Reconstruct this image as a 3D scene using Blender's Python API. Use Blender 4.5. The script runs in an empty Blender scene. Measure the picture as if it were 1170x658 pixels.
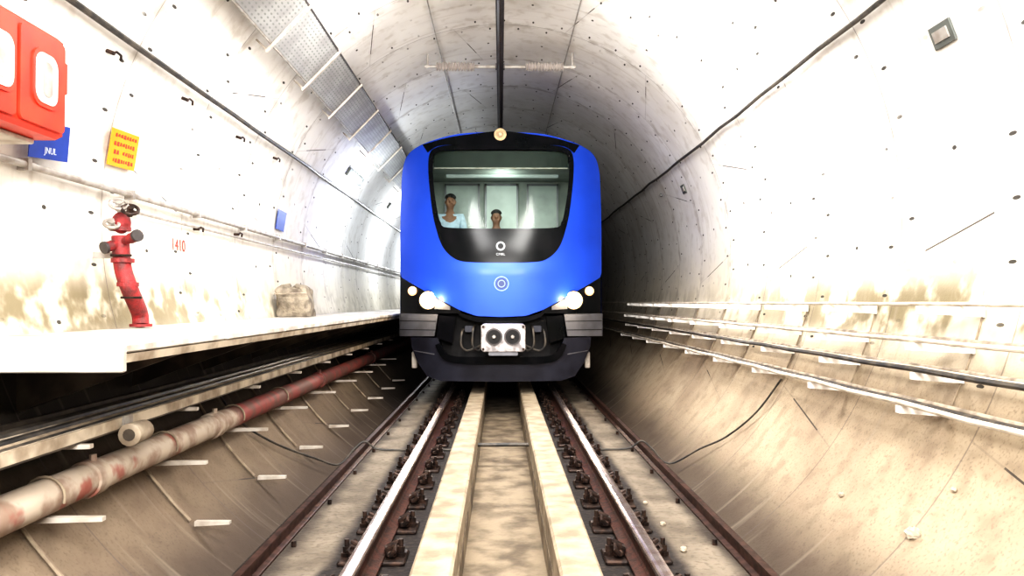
import bpy, math, random
from mathutils import Vector, Matrix
random.seed(7)
C = bpy.context.scene.collection
PI = math.pi
F = 900.0; VX, VY = 572.0, 345.0
CAM = Vector((-0.027, 0.0, 1.277))
R, ZC = 2.85, 1.9
def at(px, py, Y): return Vector((CAM.x+(px-VX)*Y/F, Y, CAM.z-(py-VY)*Y/F))
def wallpt(px, py, off=0.0):
    dx, dz = (px-VX), -(py-VY); r = R-off
    ox, oz = CAM.x, CAM.z-ZC
    a = dx*dx+dz*dz; b = 2*(ox*dx+oz*dz); c = ox*ox+oz*oz-r*r
    t = (-b+math.sqrt(b*b-4*a*c))/(2*a)
    return Vector((ox+dx*t, F*t, CAM.z+dz*t))
def wx(z, off=0.0):
    r = R-off
    return math.sqrt(max(0, r*r-(z-ZC)**2))

# ---------------------------------------------------------------- materials
class NT:
    def __init__(s, name):
        s.m = bpy.data.materials.new(name); s.m.use_nodes = True
        s.t = s.m.node_tree; s.n = s.t.nodes; s.l = s.t.links
        s.b = s.n['Principled BSDF']
    def new(s, typ, **kw):
        n = s.n.new(typ)
        for k, v in kw.items(): setattr(n, k, v)
        return n
    def put(s, sock, v):
        if isinstance(v, bpy.types.NodeSocket): s.l.new(v, sock)
        else: sock.default_value = v
    def math(s, op, a, b=0.0, c=0.0, clamp=False):
        n = s.new('ShaderNodeMath', operation=op, use_clamp=clamp)
        s.put(n.inputs[0], a); s.put(n.inputs[1], b); s.put(n.inputs[2], c)
        return n.outputs[0]
    def mix(s, f, a, b):
        n = s.new('ShaderNodeMix', data_type='RGBA')
        s.put(n.inputs[0], f); s.put(n.inputs[6], a); s.put(n.inputs[7], b)
        return n.outputs[2]
    def noise(s, vec, scale, detail=3.0):
        n = s.new('ShaderNodeTexNoise'); n.inputs['Scale'].default_value = scale
        n.inputs['Detail'].default_value = detail
        if vec is not None: s.l.new(vec, n.inputs['Vector'])
        return n.outputs['Fac']
    def ramp(s, f, a, b):
        n = s.new('ShaderNodeMapRange'); n.interpolation_type = 'SMOOTHSTEP'
        s.put(n.inputs[0], f); n.inputs[1].default_value = a; n.inputs[2].default_value = b
        return n.outputs[0]
    def pos(s): return s.new('ShaderNodeNewGeometry').outputs['Position']
def c4(c): return (c[0], c[1], c[2], 1.0)
def mat(name, col, rough=0.6, metal=0.0, var=0.25, scale=9.0, col2=None, bump=0.0, emit=None, es=0.0, lo=.35, hi=.7, coat=0.0, spec=None):
    t = NT(name); p = t.pos()
    f = t.ramp(t.noise(p, scale, 4.0), lo, hi)
    c2 = col2 if col2 else tuple(x*(1-var) for x in col)
    t.put(t.b.inputs['Base Color'], t.mix(f, c4(col), c4(c2)))
    t.b.inputs['Roughness'].default_value = rough; t.b.inputs['Metallic'].default_value = metal
    if spec is not None: t.b.inputs['Specular IOR Level'].default_value = spec
    if coat: t.b.inputs['Coat Weight'].default_value = coat; t.b.inputs['Coat Roughness'].default_value = .15
    if bump:
        b = t.new('ShaderNodeBump'); b.inputs['Strength'].default_value = bump; b.inputs['Distance'].default_value = .02
        t.l.new(t.noise(p, scale*4, 4.0), b.inputs['Height']); t.l.new(b.outputs[0], t.b.inputs['Normal'])
    if emit:
        t.b.inputs['Emission Color'].default_value = c4(emit); t.b.inputs['Emission Strength'].default_value = es
    return t.m
def lining_mat():
    t = NT('segmental concrete lining')
    uv = t.new('ShaderNodeUVMap'); uv.uv_map = 'uv'
    sp = t.new('ShaderNodeSeparateXYZ'); t.l.new(uv.outputs[0], sp.inputs[0]); u, v = sp.outputs[0], sp.outputs[1]
    p = t.pos(); sz = t.new('ShaderNodeSeparateXYZ'); t.l.new(p, sz.inputs[0]); z = sz.outputs[2]; y = sz.outputs[1]; x = sz.outputs[0]
    RW = 1.4
    q = t.math('DIVIDE', v, RW); idx = t.math('FLOOR', q); fv = t.math('SUBTRACT', q, idx)
    par = t.math('MODULO', t.math('ADD', idx, 20.0), 2.0)
    alt = t.math('SUBTRACT', t.math('MULTIPLY', par, 2.0), 1.0)
    us = t.math('ADD', t.math('ADD', u, t.math('MULTIPLY', par, 1.15)), t.math('MULTIPLY', t.math('MULTIPLY', t.math('SUBTRACT', fv, .5), .34), alt))
    us = t.math('ADD', us, 40.0)
    ub = t.math('ADD', t.math('ADD', u, t.math('MULTIPLY', par, .18)), 40.0)
    L = 2.56
    m = t.math('MODULO', us, L); dl = t.math('MINIMUM', m, t.math('SUBTRACT', L, m))
    mid = t.math('LESS_THAN', t.math('ABSOLUTE', t.math('SUBTRACT', fv, .5)), .26)
    long_j = t.math('LESS_THAN', dl, .006)
    dark_j = t.math('MULTIPLY', t.math('LESS_THAN', dl, .006), t.math('MULTIPLY', mid, t.ramp(t.noise(p, .9, 1.0), .40, .45)))
    dv = t.math('MULTIPLY', t.math('MINIMUM', fv, t.math('SUBTRACT', 1.0, fv)), RW)
    circ_j = t.math('LESS_THAN', dv, .006)
    def hole(uu, per, vv, cv, ru, rv):
        a = t.math('SUBTRACT', t.math('MODULO', uu, per), per/2)
        b = t.math('SUBTRACT', vv, cv)
        a = t.math('DIVIDE', a, ru); b = t.math('DIVIDE', b, rv)
        d = t.math('ADD', t.math('MULTIPLY', a, a), t.math('MULTIPLY', b, b))
        return t.math('LESS_THAN', d, 1.0)
    vm = t.math('MULTIPLY', fv, RW)
    h = t.math('MAXIMUM', hole(ub, .36, vm, .14, .012, .036), hole(ub, .36, vm, 1.26, .012, .036))
    h = t.math('MAXIMUM', h, hole(t.math('ADD', ub, .15), .72, vm, .70, .014, .024))
    n1 = t.noise(p, 1.3, 4.0); n2 = t.noise(p, 6.0, 6.0); n3 = t.noise(p, 55.0, 3.0)
    h = t.math('MULTIPLY', h, t.math('ADD', .25, t.math('MULTIPLY', t.ramp(t.noise(p, 2.1, 1.0), .40, .50), .7)))
    base = t.mix(t.ramp(n1, .35, .7), c4((.80, .79, .77)), c4((.68, .66, .64)))
    cream = t.math('MULTIPLY', t.math('SUBTRACT', 1.0, t.ramp(t.math('ADD', z, t.math('MULTIPLY', n1, .8)), 1.7, 2.7)), .75)
    base = t.mix(cream, base, c4((.66, .58, .43)))
    base = t.mix(t.math('MULTIPLY', t.ramp(n2, .5, .72), .42), base, c4((.43, .385, .33)))
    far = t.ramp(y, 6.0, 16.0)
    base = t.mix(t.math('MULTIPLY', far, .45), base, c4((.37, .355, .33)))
    base = t.mix(t.math('MULTIPLY', par, .12), base, c4((.40, .37, .34)))
    smj = t.math('MULTIPLY', t.math('SUBTRACT', 1.0, t.ramp(dv, .0, .16)), t.ramp(n2, .45, .6))
    base = t.mix(t.math('MULTIPLY', smj, .35), base, c4((.30, .26, .22)))
    zl = t.math('ADD', z, t.math('MULTIPLY', n1, .35))
    low = t.math('SUBTRACT', 1.0, t.ramp(zl, .80, 1.40))
    tan = t.mix(t.ramp(n1, .35, .7), c4((.40, .325, .235)), c4((.30, .235, .17)))
    tan = t.mix(t.math('MULTIPLY', t.ramp(n3, .5, .75), .5), tan, c4((.15, .11, .08)))
    tan = t.mix(t.math('MULTIPLY', t.ramp(n2, .48, .7), .4), tan, c4((.18, .135, .095)))
    base = t.mix(low, base, tan)
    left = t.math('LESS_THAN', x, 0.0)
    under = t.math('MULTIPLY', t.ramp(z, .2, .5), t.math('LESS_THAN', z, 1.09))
    base = t.mix(t.math('MULTIPLY', t.math('MULTIPLY', left, under), .96), base, c4((.015, .011, .009)))  # shade under the walkway painted into the left wall colour
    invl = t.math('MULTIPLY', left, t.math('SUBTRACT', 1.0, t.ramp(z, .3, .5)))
    base = t.mix(t.math('MULTIPLY', invl, .55), base, c4((.085, .056, .04)))  # lower left slope also darkened in colour to stand for shade
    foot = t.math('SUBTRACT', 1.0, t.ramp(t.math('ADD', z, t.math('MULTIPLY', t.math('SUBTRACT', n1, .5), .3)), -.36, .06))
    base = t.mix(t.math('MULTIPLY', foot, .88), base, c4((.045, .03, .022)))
    bz = t.math('ABSOLUTE', t.math('SUBTRACT', z, 1.24))
    band = t.math('MULTIPLY', t.math('SUBTRACT', 1.0, t.ramp(bz, .06, .34)), t.ramp(t.math('ADD', t.math('MULTIPLY', t.noise(p, 1.5, 4.0), .7), t.math('MULTIPLY', n2, .3)), .42, .56))
    band = t.math('MULTIPLY', band, t.math('SUBTRACT', 1.0, t.math('MULTIPLY', t.ramp(y, 5.5, 11.0), .7)))
    base = t.mix(t.math('MULTIPLY', band, .85), base, c4((.15, .118, .055)))
    st = t.new('ShaderNodeCombineXYZ'); t.l.new(t.math('MULTIPLY', u, .5), st.inputs[0]); t.l.new(t.math('MULTIPLY', v, 9.0), st.inputs[1])
    base = t.mix(t.math('MULTIPLY', t.ramp(t.noise(st.outputs[0], 1.0, 3.0), .56, .78), .35), base, c4((.34, .29, .23)))
    base = t.mix(t.math('MULTIPLY', circ_j, .5), base, c4((.10, .08, .075)))
    base = t.mix(t.math('MULTIPLY', long_j, .2), base, c4((.10, .08, .075)))
    base = t.mix(t.math('MULTIPLY', dark_j, .9), base, c4((.05, .04, .035)))
    hz = t.math('MULTIPLY', h, t.math('GREATER_THAN', z, .80))
    base = t.mix(hz, base, c4((.03, .026, .022)))
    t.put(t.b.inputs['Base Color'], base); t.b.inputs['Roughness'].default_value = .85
    hh = t.math('SUBTRACT', t.math('ADD', t.math('MULTIPLY', n3, .16), t.math('MULTIPLY', n2, .25)), t.math('MAXIMUM', hz, t.math('MAXIMUM', circ_j, long_j)))
    b = t.new('ShaderNodeBump'); b.inputs['Strength'].default_value = .4; b.inputs['Distance'].default_value = .03
    t.l.new(hh, b.inputs['Height']); t.l.new(b.outputs[0], t.b.inputs['Normal'])
    return t.m
def bed_mat():
    t = NT('track bed concrete'); p = t.pos(); s = t.new('ShaderNodeSeparateXYZ'); t.l.new(p, s.inputs[0])
    ax = t.math('ABSOLUTE', s.outputs[0]); n1 = t.noise(p, 3.0, 4.0); n2 = t.noise(p, 26.0, 4.0)
    c = t.mix(t.ramp(n1, .35, .7), c4((.21, .175, .135)), c4((.11, .088, .066)))
    axn = t.math('ADD', ax, t.math('MULTIPLY', t.math('SUBTRACT', n1, .5), .14))
    oily = t.math('MULTIPLY', t.ramp(axn, .42, .47), t.math('SUBTRACT', 1.0, t.ramp(axn, .97, 1.06)))
    c = t.mix(oily, c, c4((.016, .011, .010)))
    edge = t.math('SUBTRACT', 1.0, t.ramp(t.math('ABSOLUTE', t.math('SUBTRACT', axn, 1.37)), .05, .17))
    c = t.mix(t.math('MULTIPLY', edge, .85), c, c4((.025, .017, .013)))
    gut = t.ramp(ax, 1.40, 1.43)
    c = t.mix(t.math('MULTIPLY', gut, .95), c, c4((.015, .010, .008)))  # gutter shade painted into the bed colour
    c = t.mix(t.math('MULTIPLY', t.ramp(n2, .5, .7), .5), c, c4((.06, .045, .033)))
    t.put(t.b.inputs['Base Color'], c); t.b.inputs['Roughness'].default_value = .8
    b = t.new('ShaderNodeBump'); b.inputs['Strength'].default_value = .4; b.inputs['Distance'].default_value = .02
    t.l.new(n2, b.inputs['Height']); t.l.new(b.outputs[0], t.b.inputs['Normal'])
    return t.m
def perf_mat():
    t = NT('perforated galvanised sheet'); p = t.pos(); s = t.new('ShaderNodeSeparateXYZ'); t.l.new(p, s.inputs[0])
    a = t.math('SUBTRACT', t.math('MODULO', t.math('ADD', s.outputs[0], 10.0), .03), .015)
    b = t.math('SUBTRACT', t.math('MODULO', t.math('ADD', s.outputs[1], 10.0), .08), .04)
    a = t.math('DIVIDE', a, .006); b = t.math('DIVIDE', b, .022)
    h = t.math('LESS_THAN', t.math('ADD', t.math('MULTIPLY', a, a), t.math('MULTIPLY', b, b)), 1.0)
    base = t.mix(t.ramp(t.noise(p, 4.0), .3, .7), c4((.33, .33, .32)), c4((.25, .245, .24)))
    t.put(t.b.inputs['Base Color'], t.mix(h, base, c4((.19, .19, .19))))
    t.b.inputs['Roughness'].default_value = .6; t.b.inputs['Metallic'].default_value = .1
    return t.m
def glass_mat():
    t = NT('laminated windscreen glass')
    tr = t.new('ShaderNodeBsdfTransparent'); tr.inputs[0].default_value = (.78, .84, .80, 1)
    gl = t.new('ShaderNodeBsdfGlossy'); gl.inputs['Roughness'].default_value = .12
    lw = t.new('ShaderNodeLayerWeight'); lw.inputs[0].default_value = .2
    mx = t.new('ShaderNodeMixShader'); t.l.new(t.math('ADD', t.math('MULTIPLY', lw.outputs[0], .12), t.math('MULTIPLY', t.noise(t.pos(), .7), .03)), mx.inputs[0])
    t.l.new(tr.outputs[0], mx.inputs[1]); t.l.new(gl.outputs[0], mx.inputs[2])
    t.l.new(mx.outputs[0], t.n['Material Output'].inputs[0])
    return t.m
M = dict(
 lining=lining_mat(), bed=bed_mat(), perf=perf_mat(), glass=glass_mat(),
 kerb=mat('kerb concrete', (.36, .30, .22), .85, scale=6, bump=.4, col2=(.22, .175, .125)),
 trough=mat('trough concrete', (.26, .21, .15), .85, scale=5, bump=.4, col2=(.11, .085, .06)),
 railhead=mat('polished rail steel', (.76, .66, .63), .27, 1.0, scale=12, col2=(.56, .44, .40)),
 railrust=mat('rusty rail steel', (.09, .035, .024), .7, .3, scale=25, col2=(.035, .02, .015), bump=.3),
 iron=mat('oily black iron', (.024, .017, .015), .5, .5, scale=30, col2=(.075, .045, .034)),
 darkrust=mat('dark rusted angle steel', (.035, .016, .012), .5, .5, scale=15, col2=(.09, .045, .035)),
 white=mat('galvanised white steel', (.82, .80, .77), .5, .1, scale=8, col2=(.62, .58, .54)),
 paleiron=mat('dull galvanised arm', (.52, .48, .43), .6, .1, scale=8, col2=(.34, .29, .24)),
 deck=mat('walkway panel', (.58, .55, .51), .75, scale=5, col2=(.33, .29, .25), bump=.2),
 deckend=mat('walkway end plate', (.50, .475, .445), .7, scale=7, col2=(.36, .33, .295)),
 underdeck=mat('shade darkened steel', (.06, .048, .04), .6, .2, scale=6, col2=(.13, .105, .08)),  # shade under the walkway is put into this steel colour
 traydust=mat('dusty tray edge', (.52, .45, .36), .7, .1, scale=5, col2=(.23, .18, .13)),
 upright=mat('dusty upright', (.33, .27, .20), .8, scale=9, col2=(.20, .155, .115)),
 black=mat('black cable sheath', (.03, .028, .027), .5, scale=10, col2=(.09, .075, .06)),
 dustcable=mat('dusty cable sheath', (.42, .36, .29), .7, scale=10, col2=(.20, .165, .13)),
 palecable=mat('pale dusty cable sheath', (.62, .56, .48), .7, scale=7, col2=(.40, .34, .27)),
 grey=mat('grey conduit', (.40, .38, .36), .5, .3, scale=10, col2=(.28, .25, .22)),
 red=mat('red enamel', (.62, .05, .022), .45, scale=6, col2=(.50, .035, .018)),
 hyd=mat('hydrant red paint', (.30, .03, .032), .6, scale=18, col2=(.13, .03, .03), bump=.3),
 yellow=mat('orange yellow sign face', (.84, .32, .006), .5, scale=5, var=.12),
 blue=mat('blue sign face', (.012, .05, .34), .5, scale=5, var=.2),
 signwhite=mat('white lettering', (.60, .66, .78), .5, var=.05), signred=mat('red lettering', (.38, .045, .02), .5, var=.2),
 pane=mat('frosted white pane', (.62, .64, .62), .3, var=.3, scale=4),
 tblue=mat('metallic train blue', (.016, .080, .58), .40, .3, scale=1.2, col2=(.012, .066, .50), coat=.1),
 tdark=mat('dark slate apron', (.032, .033, .048), .42, .3, scale=3, col2=(.018, .018, .026)),
 tsilver=mat('grey bumper', (.19, .19, .21), .4, .4, scale=4, col2=(.14, .138, .15)),
 tblack=mat('gloss black mask', (.004, .005, .006), .18, scale=4, col2=(.007, .007, .009), spec=.18),
 tmatt=mat('matt black cavity', (.008, .007, .008), .7, scale=8, col2=(.018, .016, .016)),
 steel=mat('stainless body side', (.45, .46, .5), .35, .8, scale=3),
 coupler=mat('painted coupler casting', (.50, .47, .47), .45, .2, scale=14, col2=(.22, .20, .20)),
 cabwall=mat('cab lining', (.40, .43, .40), .6, scale=3, col2=(.30, .33, .31)),
 cabwin=mat('lit saloon window', (.48, .53, .50), .4, scale=3, emit=(.86, 1, .94), es=.14),
 cabwindim=mat('dim saloon window', (.34, .38, .36), .4, scale=3, emit=(.86, 1, .94), es=.05),
 cablight=mat('cab ceiling light diffuser', (.6, .66, .63), .4, scale=3, emit=(.9, 1, .97), es=.2),
 cabdark=mat('cab console plastic', (.03, .035, .035), .5, scale=6),
 blind=mat('green grey sun blind', (.022, .032, .028), .6, scale=5),
 lens=mat('lit headlamp bulb', (1, .96, .84), .3, emit=(1, .92, .72), es=40, var=.05),
 reflector=mat('glowing warm reflector', (1, .8, .5), .3, emit=(1, .66, .30), es=1.5, var=.05),
 lens2=mat('lit side lamp lens', (1, .65, .35), .3, emit=(1, .50, .20), es=.9, var=.05),
 brass=mat('marker lamp ring', (.20, .14, .08), .4, .7),
 marker=mat('marker lamp lens', (.45, .34, .22), .3, emit=(1, .75, .45), es=.1),
 emblem=mat('pale emblem', (.46, .48, .50), .4, var=.1), emblem2=mat('navy emblem', (.02, .04, .17), .4, var=.2), emblem3=mat('silver blue emblem', (.26, .36, .62), .4, var=.2),
 skin=mat('brown skin', (.26, .135, .085), .6, scale=20, var=.15), hair=mat('black hair', (.012, .01, .009), .5, scale=60, bump=.5),
 shirt=mat('light blue shirt', (.52, .64, .76), .8, scale=18, var=.2), darkshirt=mat('navy shirt', (.03, .035, .06), .8, scale=18),
 trouser=mat('dark trousers', (.03, .035, .05), .85, scale=18), eye=mat('dark eye', (.02, .014, .012), .3), lip=mat('lips', (.20, .085, .06), .5),
 sack=mat('dusty beige sacking', (.30, .26, .205), .9, scale=9, col2=(.12, .10, .08), bump=.7),
 stone=mat('pale mortar stone', (.44, .38, .30), .9, scale=14, bump=.5),
 insul=mat('grey glazed insulator', (.40, .36, .34), .3, scale=10), alu=mat('dull aluminium', (.10, .09, .09), .45, .5, scale=9),
 lampbody=mat('grey lamp body', (.12, .13, .12), .5), litlamp=mat('tunnel lamp diffuser lit', (.9, .95, 1), .4, emit=(.9, .97, 1), es=14, var=.03),
)
def pipemat():
    t = NT('red and primer fire main'); p = t.pos(); s = t.new('ShaderNodeSeparateXYZ'); t.l.new(p, s.inputs[0])
    n = t.noise(p, 6.0, 4.0)
    yy = t.math('ADD', s.outputs[1], t.math('MULTIPLY', t.math('SUBTRACT', n, .5), .5))
    f = t.ramp(yy, 6.1, 6.4)
    worn = t.mix(t.ramp(n, .42, .65), c4((.46, .39, .32)), c4((.28, .20, .155)))
    worn = t.mix(t.math('MULTIPLY', t.ramp(t.noise(p, 2.6, 4.0), .58, .64), .8), worn, c4((.30, .08, .06)))
    c = t.mix(f, worn, t.mix(t.ramp(n, .4, .6), c4((.26, .07, .06)), c4((.16, .08, .065))))
    t.put(t.b.inputs['Base Color'], c); t.b.inputs['Roughness'].default_value = .65
    return t.m
M['redpipe'] = pipemat()

# ---------------------------------------------------------------- mesh builder
class MB:
    def __init__(s): s.v = []; s.f = []; s.uv = None
    def add(s, vs, fs):
        o = len(s.v); s.v += [Vector(a) for a in vs]; s.f += [tuple(i+o for i in f) for f in fs]; return s
    def box(s, x0, x1, y0, y1, z0, z1):
        vs = [(x, y, z) for x in (x0, x1) for y in (y0, y1) for z in (z0, z1)]
        return s.add(vs, [(0,1,3,2),(4,6,7,5),(0,4,5,1),(2,3,7,6),(0,2,6,4),(1,5,7,3)])
    def bbox(s, x0, x1, y0, y1, z0, z1, b=.01):
        def ring(z, i):
            return [(x0+i+b,y0+i,z),(x1-i-b,y0+i,z),(x1-i,y0+i+b,z),(x1-i,y1-i-b,z),(x1-i-b,y1-i,z),(x0+i+b,y1-i,z),(x0+i,y1-i-b,z),(x0+i,y0+i+b,z)]
        rs = ring(z0, b)+ring(z0+b, 0)+ring(z1-b, 0)+ring(z1, b); fs = []
        for k in range(3):
            for i in range(8): j = (i+1)%8; fs.append((k*8+i, k*8+j, k*8+8+j, k*8+8+i))
        fs.append(tuple(range(7,-1,-1))); fs.append(tuple(range(24,32)))
        return s.add(rs, fs)
    def tube(s, path, r, n=10, cap=True):
        path = [Vector(p) for p in path]; rs = r if isinstance(r, (list, tuple)) else [r]*len(path)
        vs = []; fs = []; prev = None
        for i, p in enumerate(path):
            d = (path[min(i+1, len(path)-1)]-path[max(i-1, 0)]).normalized()
            if prev is None:
                a = Vector((0,0,1)) if abs(d.z) < .9 else Vector((1,0,0))
                u = d.cross(a).normalized()
            else:
                u = (prev-d*prev.dot(d)).normalized()
            prev = u; w = d.cross(u)
            for k in range(n):
                t = 2*PI*k/n; vs.append(p+(u*math.cos(t)+w*math.sin(t))*rs[i])
        for i in range(len(path)-1):
            for k in range(n): j = (k+1)%n; fs.append((i*n+k, i*n+j, (i+1)*n+j, (i+1)*n+k))
        if cap: fs.append(tuple(range(n-1,-1,-1))); fs.append(tuple((len(path)-1)*n+k for k in range(n)))
        return s.add(vs, fs)
    def prism(s, prof, y0, y1):
        n = len(prof); vs = [(x,y0,z) for x,z in prof]+[(x,y1,z) for x,z in prof]
        fs = [(i,(i+1)%n,n+(i+1)%n,n+i) for i in range(n)]+[tuple(range(n-1,-1,-1)), tuple(range(n,2*n))]
        return s.add(vs, fs)
    def sphere(s, c, r, n=12, m=8, lo=-1.0):
        c = Vector(c); rx, ry, rz = r if isinstance(r, (tuple, list)) else (r,r,r); vs = []; fs = []
        for i in range(m+1):
            t = PI*i/m; zz = max(math.cos(t), lo); rr = math.sin(t) if math.cos(t) >= lo else math.sqrt(max(0,1-lo*lo))*.9
            for k in range(n):
                a = 2*PI*k/n; vs.append(c+Vector((rx*rr*math.cos(a), ry*rr*math.sin(a), rz*zz)))
        for i in range(m):
            for k in range(n): j = (k+1)%n; fs.append((i*n+k,(i+1)*n+k,(i+1)*n+j,i*n+j))
        return s.add(vs, fs)
    def build(s, name, m, parent=None, smooth=False, bevel=0):
        lo = [min(v[i] for v in s.v) for i in range(3)]; hi = [max(v[i] for v in s.v) for i in range(3)]
        c = Vector(((lo[0]+hi[0])/2, (lo[1]+hi[1])/2, lo[2]))
        me = bpy.data.meshes.new(name); me.from_pydata([v-c for v in s.v], [], s.f); me.update()
        me.materials.append(m)
        import bmesh
        b = bmesh.new(); b.from_mesh(me)
        if s.uv is None: bmesh.ops.recalc_face_normals(b, faces=b.faces)
        b.to_mesh(me); b.free()
        if smooth:
            for p in me.polygons: p.use_smooth = True
            me.set_sharp_from_angle(angle=math.radians(40))
        o = bpy.data.objects.new(name, me); C.objects.link(o)
        if parent: o.parent = parent; o.location = c-absloc(parent)
        else: o.location = c
        if bevel:
            bv = o.modifiers.new('bevel', 'BEVEL'); bv.width = bevel; bv.segments = 2; bv.limit_method = 'ANGLE'
        return o
def absloc(o):
    l = o.location.copy()
    while o.parent: o = o.parent; l += o.location
    return l
def tag(o, label, cat=None, group=None, kind=None):
    o['label'] = label
    if cat: o['category'] = cat
    if group: o['group'] = group
    if kind: o['kind'] = kind
    return o
def thing(name, loc, label, cat, group=None):
    o = bpy.data.objects.new(name, None); C.objects.link(o); o.location = loc; o.empty_display_size = .1
    return tag(o, label, cat, group)
def copy_tree(o, parent=None):
    c = o.copy(); C.objects.link(c); c.parent = parent
    for ch in list(o.children): copy_tree(ch, c)
    return c
ORD = ['nearest','second','third','fourth','fifth','sixth','seventh','eighth','ninth','tenth','eleventh','twelfth','thirteenth','fourteenth','fifteenth','sixteenth']
def text_mesh(name, body, origin, right, up, size, m, parent, depth=.001, align='CENTER'):
    cu = bpy.data.curves.new(name, 'FONT'); cu.body = body; cu.size = size; cu.extrude = depth; cu.align_x = align; cu.align_y = 'CENTER'
    o = bpy.data.objects.new(name, cu); C.objects.link(o)
    bpy.context.view_layer.update()
    me = bpy.data.meshes.new_from_object(o.evaluated_get(bpy.context.evaluated_depsgraph_get()))
    bpy.data.objects.remove(o)
    right = Vector(right).normalized(); up = Vector(up); up = (up-right*up.dot(right)).normalized(); n = right.cross(up)
    mt = Matrix((right, up, n)).transposed().to_4x4()
    me.transform(mt); me.materials.clear(); me.materials.append(m)
    t = bpy.data.objects.new(name, me); C.objects.link(t)
    t.location = Vector(origin)-(absloc(parent) if parent else Vector((0,0,0))); t.parent = parent
    return t

# ---------------------------------------------------------------- setting
Y0T, Y1T = -4.2, 44.8
def lining(name, a0, a1):
    b = MB(); na = int((a1-a0)/2); ny = int(round((Y1T-Y0T)/1.4)); uvs = []
    for j in range(ny+1):
        for i in range(na+1):
            a = math.radians(a0+(a1-a0)*i/na); b.v.append(Vector((R*math.cos(a), Y0T+j*1.4, ZC+R*math.sin(a)))); uvs.append((a*R, Y0T+j*1.4))
    for j in range(ny):
        for i in range(na):
            k = j*(na+1)+i; b.f.append((k, k+na+1, k+na+2, k+1))
    b.uv = True
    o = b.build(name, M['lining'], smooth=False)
    l = o.data.uv_layers.new(name='uv')
    for lp in o.data.loops: l.data[lp.index].uv = uvs[lp.vertex_index]
    for p in o.data.polygons: p.use_smooth = True
    o['kind'] = 'structure'; return o
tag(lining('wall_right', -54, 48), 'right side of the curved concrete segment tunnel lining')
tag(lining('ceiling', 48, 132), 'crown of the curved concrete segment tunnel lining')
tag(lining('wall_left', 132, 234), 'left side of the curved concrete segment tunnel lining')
TRZ = -.37
b = MB()
prof = [(-1.80,-.40),(-1.42,-.40),(-1.42,-.2),(-.26,-.2),(-.26,TRZ-.01),(.26,TRZ-.01),(.26,-.2),(1.42,-.2),(1.42,-.40),(1.80,-.40),(1.3,-.9),(-1.3,-.9)]
b.prism(prof, Y0T, Y1T); o = b.build('floor', M['bed']); tag(o, 'concrete track bed of the tunnel', kind='structure')
b = MB(); b.prism([(3*math.cos(2*PI*i/48), ZC+3*math.sin(2*PI*i/48)) for i in range(48)], Y1T, Y1T+.1)
o = b.build('wall_back', M['tmatt']); tag(o, 'dark far end of the tunnel', kind='structure')

for sx, nm in ((-1,'left'),(1,'right')):
    t = thing('concrete_kerb', (sx*.37,4,-.2), 'pale concrete kerb along the %s side of the central drainage trough'%nm, 'kerb', 'kerbs of the central trough')
    y = -2.0
    while y < 30:
        b = MB(); L = 3.9; z1 = -.015+random.uniform(-.004,.004)
        x0, x1 = sorted((sx*.258, sx*.465)); b.bbox(x0, x1, y, y+L-.012, -.2, z1, .014)
        b.build('kerb_block', M['kerb'], t); y += L
b = MB(); b.box(-.254,.254,-3,30,TRZ-.009,TRZ+.012); tag(b.build('trough_bottom', M['trough']), 'tan concrete bottom of the central drainage trough', 'drain', kind='structure')
for s in (-1,1):
    b = MB(); b.box(s*.2595-.004,s*.2595+.004,-3,30,TRZ+.012,-.201); tag(b.build('trough_side', M['trough']), 'dirty concrete side of the central drainage trough', kind='structure')

RX = .7525
def rail_profile(cx):
    h = [(-.07,-.172),(-.07,-.16),(-.02,-.145),(-.009,-.13),(-.009,-.05),(-.034,-.038),(-.036,-.012)]
    return [(cx+x,z) for x,z in h]+[(cx-x,z) for x,z in reversed(h)]
for sx, nm in ((-1,'left'),(1,'right')):
    t = thing('running_rail', (sx*RX,4,-.172), 'long steel running rail with polished top on the %s side of the trough'%nm, 'rail', 'running rails')
    b = MB(); b.prism(rail_profile(sx*RX), -3, 42); b.build('rail_web', M['railrust'], t)
    b = MB(); c = sx*RX; b.prism([(c-.0365,-.03),(c-.0365,-.010),(c-.030,-.002),(c-.015,0),(c+.015,0),(c+.030,-.002),(c+.0365,-.010),(c+.0365,-.03)], -3, 42)
    b.build('rail_head', M['railhead'], t)
for sx, nm in ((-1,'left'),(1,'right')):
    t = thing('edge_angle', (sx*1.38,4,-.2), 'dark rusted steel edging running beside the gutter on the %s'%nm, 'edging', 'gutter edgings')
    c = sx*1.365
    b = MB(); b.prism([(c-.045,-.2),(c-.045,-.188),(c-.010,-.18),(c-.010,-.135),(c-.02,-.128),(c-.02,-.11),(c+.02,-.11),(c+.02,-.128),(c+.010,-.135),(c+.010,-.18),(c+.045,-.188),(c+.045,-.2)], -3, 36)
    b.build('angle_bar', M['darkrust'], t)
    for k in range(14):
        y = 3.8+k*1.0; b = MB(); b.tube([(c-sx*.09,y,-.199),(c-sx*.09,y,-.165)], .016, 6); b.build('bolt', M['iron'], t)

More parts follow.
